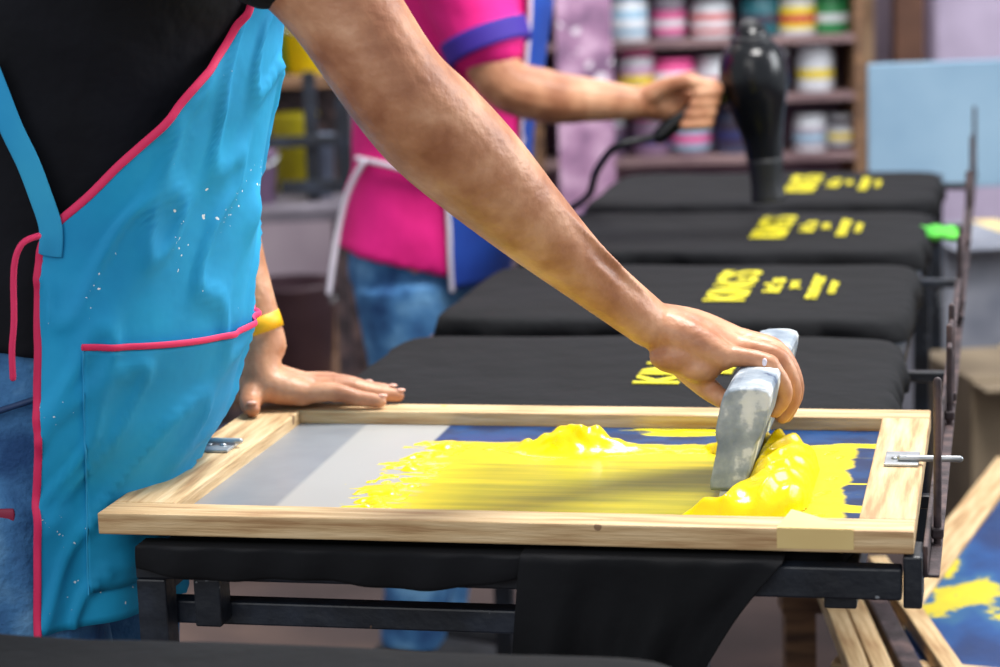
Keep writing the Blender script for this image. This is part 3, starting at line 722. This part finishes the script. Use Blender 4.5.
# ---------------------------------------------------------------- left background table with tins
yt = 5.5
tx = P(215, 180, yt).x
bt = tag(empty('side_table', (tx, yt, 0)), 'cluttered steel side table with an upper shelf', 'table')
ztop = P(300, 196, yt).z; wt = P(352, 180, yt).x - tx
greyt = M('grey_top', (84, 78, 88), (120, 114, 124), rough=.6)
boxo('table_top', (0, wt, -.25, .35, ztop - .03, ztop), greyt, bt)
zup = P(300, 78, yt).z
boxo('upper_shelf', (0, wt, .0, .35, zup - .025, zup), woodold, bt)
for x in (.0, wt - .035):
    for y in (-.25, .315): boxo('leg', (x, x + .035, y, y + .035, 0, ztop - .03), rust, bt)
    boxo('upright', (x, x + .035, .03, .065, ztop, zup - .025), steel, bt)
boxo('stretcher', (.035, wt - .035, -.24, -.215, .25, .28), rust, bt)
boxo('lower_shelf', (.035, wt - .035, -.21, .315, .28, .30), woodold, bt)
boxo('upright', (wt - .10, wt - .07, -.10, -.07, ztop, zup + .02), steel, bt)
boxo('side_plate', (wt - .16, wt - .02, -.13, -.11, ztop + .02, ztop + .05), steel, bt)
boxo('side_plate', (wt - .20, wt - .02, -.13, -.11, ztop + .13, ztop + .155), steel, bt)
boxo('back_sheet', (.036, wt - .036, .33, .34, ztop, zup - .026), rust, bt)
def bucket(name, x, y, z, r, h, col, label, cat='bucket', handle=True):
    e = tag(empty(name, (x, y, z)), label, cat)
    bm = bmesh.new(); lathe(bm, [(r * .8, 0), (r * .98, h * .95), (r * 1.04, h * .96), (r * 1.04, h), (r * .95, h), (r * .78, h * .15)], n=24); obj_from('bucket_body', bm, jm(col), e)
    if handle: tubeo('handle', [(r * 1.03 * math.cos(a), -.02 - .03 * math.sin(a), h * .93 - r * .5 * math.sin(a)) for a in [math.pi * i / 8 for i in range(9)]], .004, chrome, e, n=8)
bucket('bucket', P(303, 60, yt).x, yt + .15, zup, .062, .14, (236, 214, 6), 'yellow plastic tub on the upper shelf of the side table')
bucket('bucket', P(272, 60, yt).x, yt + .15, zup, .035, .10, (90, 140, 50), 'small green tub on the side table', handle=False)
bucket('bucket', P(292, 180, yt).x, yt + .12, ztop, .060, .19, (200, 184, 30), 'tall yellow-green tub on the side table', handle=False)
bucket('bucket', P(262, 180, yt).x, yt - .1, ztop, .05, .12, (130, 104, 136), 'mauve tub on the side table')
bucket('bucket', P(322, 180, yt).x, yt - .02, ztop, .035, .15, (90, 100, 120), 'slim grey tub on the side table', handle=False)
bucket('bucket', P(310, 300, 6.0).x, 5.5, .30, .11, .24, (84, 62, 70), 'brown bucket on the lower shelf of the side table')
bucket('bucket', P(280, 330, 5.2).x, 5.0, 0, .14, .28, (56, 70, 110), 'blue-grey bucket standing on the floor')
cr = tag(empty('wooden_crate', (-.75, 6.2, 0), .2), 'slatted wooden crate on the floor', 'crate')
for i in range(4):
    boxo('slat', (0, .5, 0, .012, .01 + i * .09, .08 + i * .09), woodold, cr); boxo('slat', (0, .5, .35, .362, .01 + i * .09, .08 + i * .09), woodold, cr)
for x in (0, .47):
    for y in (.0125, .32): boxo('corner_post', (x, x + .03, y, y + .03, 0, .37), woodold, cr)

# ---------------------------------------------------------------- storage rack with old screens on the right
paintm = M('painty_blue', (14, 60, 130), rough=.55, scale=3.2, stretch=(1.6, 1, 1), bump=.4, bscale=20, stops=[(.30, (16, 34, 70)), (.42, (2, 44, 98)), (.50, (10, 68, 128)), (.535, (40, 92, 130)), (.545, (190, 176, 40)), (.60, (214, 194, 30)), (.615, (60, 100, 110)), (.65, (8, 56, 116))])
greym = M('grey_mesh', (110, 118, 128), (146, 152, 160), rough=.6)
def oldscreen(loc, rz, w, d, mesh, label):
    e = empty('old_screen_frame', loc, rz)
    for dm, mt in (((0, w, 0, .04, 0, .022), woodx), ((0, w, d - .04, d, 0, .022), woodx), ((0, .05, .0405, d - .0405, 0, .022), woody), ((w - .04, w, .0405, d - .0405, 0, .022), woody)):
        boxo('frame_rail', dm, mt, e, .002)
    boxo('screen_mesh', (.048, w - .038, .038, d - .038, .012, .016), mesh, e, 0)
    tag(e, label, 'screen frame', 'old screens on the rack')
zr = .51
ca = PZ(896, 598, zr); cb = PZ(1003, 462, zr); dv = cb - ca
az = math.atan2(-dv.x, dv.y)
er = V((math.cos(az), math.sin(az), 0)); fr_ = V((-math.sin(az), math.cos(az), 0))
o1 = ca - fr_ * .34
rk = tag(empty('storage_rack', (o1.x, o1.y, 0) , az), 'low steel rack beside the table holding old screens', 'rack')
for x in (.02, .78):
    for y in (.02, 1.0): boxo('leg', (x, x + .025, y, y + .025, 0, zr - .026), rust, rk)
boxo('rack_rail', (.02, .805, .02, .045, zr - .026, zr - .001), rust, rk); boxo('rack_rail', (.02, .805, 1.0, 1.025, zr - .026, zr - .001), rust, rk)
boxo('rack_rail', (.02, .045, .045, 1.0, zr - .026, zr - .001), rust, rk); boxo('rack_rail', (.78, .805, .045, 1.0, zr - .026, zr - .001), rust, rk)
oldscreen((o1.x, o1.y, zr), az, .8, 1.05, paintm, 'used wooden screen frame smeared with blue and yellow paint')
p_ = o1 + fr_ * .66 + er * .10
oldscreen((p_.x, p_.y, zr + .0225), az + .12, .6, .45, greym, 'used wooden screen frame with grey mesh')
p_ = o1 + fr_ * .74 + er * .14
oldscreen((p_.x, p_.y, zr + .045), az - .1, .5, .4, paintm, 'used wooden screen frame with blue emulsion')
for i, (u0, v0, u1, v1) in enumerate(((822, 586, 858, 680), (842, 588, 882, 680), (866, 590, 912, 682), (892, 592, 954, 684))):
    zz = .5335
    a = PZ(u0, v0, zz); b = PZ(u1, v1, zz); dd = (b - a); L_ = dd.length + .05
    e = empty('wooden_plank', (a.x, a.y, zz)); e.rotation_euler = (0, 0, math.atan2(dd.y, dd.x))
    bm = bmesh.new(); box(bm, -.10, L_, -.012, .012, 0, .02); obj_from('plank_body', bm, woodx if i != 2 else rust, e, False, .002)
    tag(e, 'long thin wooden plank lying on a trestle', 'plank', 'wooden planks')
trs = tag(empty('low_trestle', (.355, 2.88, 0), 0), 'low wooden trestle under the planks', 'trestle')
boxo('top_bar', (0, .155, 0, .05, .49, .533), woodold, trs)
for x in (.005, .11): boxo('leg', (x, x + .04, .005, .045, 0, .49), woodold, trs)
bm = bmesh.new(); gp = P(940, 268, B3.y + .72); gp.z = .852
for i in range(9): ell(bm, gp + V((random.uniform(-.03, .02), random.uniform(-.06, .06), random.uniform(-.004, .008))), random.uniform(.012, .022), random.uniform(.02, .035), random.uniform(.006, .014), seg=12)
o = blob('green_rag', bm, .004, .5, M('green_cloth', (60, 170, 50), (100, 205, 70), rough=.8), None, 3); tag(o, 'crumpled bright green rag tucked beside the board', 'rag')

# ---------------------------------------------------------------- light, world, camera
w = bpy.data.worlds.new('w'); bpy.context.scene.world = w; w.use_nodes = True
w.node_tree.nodes['Background'].inputs[0].default_value = (.88, .94, 1, 1); w.node_tree.nodes['Background'].inputs[1].default_value = .56
def area(name, loc, target, size, power, col):
    l = bpy.data.lights.new(name, 'AREA'); l.size = size; l.energy = power; l.color = col
    o = bpy.data.objects.new(name, l); COL.objects.link(o); o.location = loc
    o.rotation_euler = (V(target) - V(loc)).to_track_quat('-Z', 'Y').to_euler()
area('ceiling_light', (.7, 2.8, 3.0), (.2, 2.3, .8), .8, 92, (1, .98, .95))
area('doorway_light', (3.5, 3.2, 2.4), (0, 2.8, .9), 1.8, 110, (.94, .97, 1))
area('shop_light', (.3, 5.4, 3.0), (.2, 6.6, .6), 2, 105, (1, .99, .98))
area('front_light', (-1.2, -.8, 2.6), (0, 2.3, .9), 2, 38, (1, .98, .96))
cd = bpy.data.cameras.new('camera'); cam = bpy.data.objects.new('camera', cd); COL.objects.link(cam)
cam.matrix_world = Matrix.Translation(CAM) @ ROT.to_4x4()
cd.lens = F * 36 / 1000; cd.sensor_width = 36; cd.clip_start = .05
cd.dof.use_dof = True; cd.dof.focus_distance = 2.15; cd.dof.aperture_fstop = 5.0
bpy.context.scene.camera = cam
bpy.context.scene.view_settings.view_transform = 'Standard'
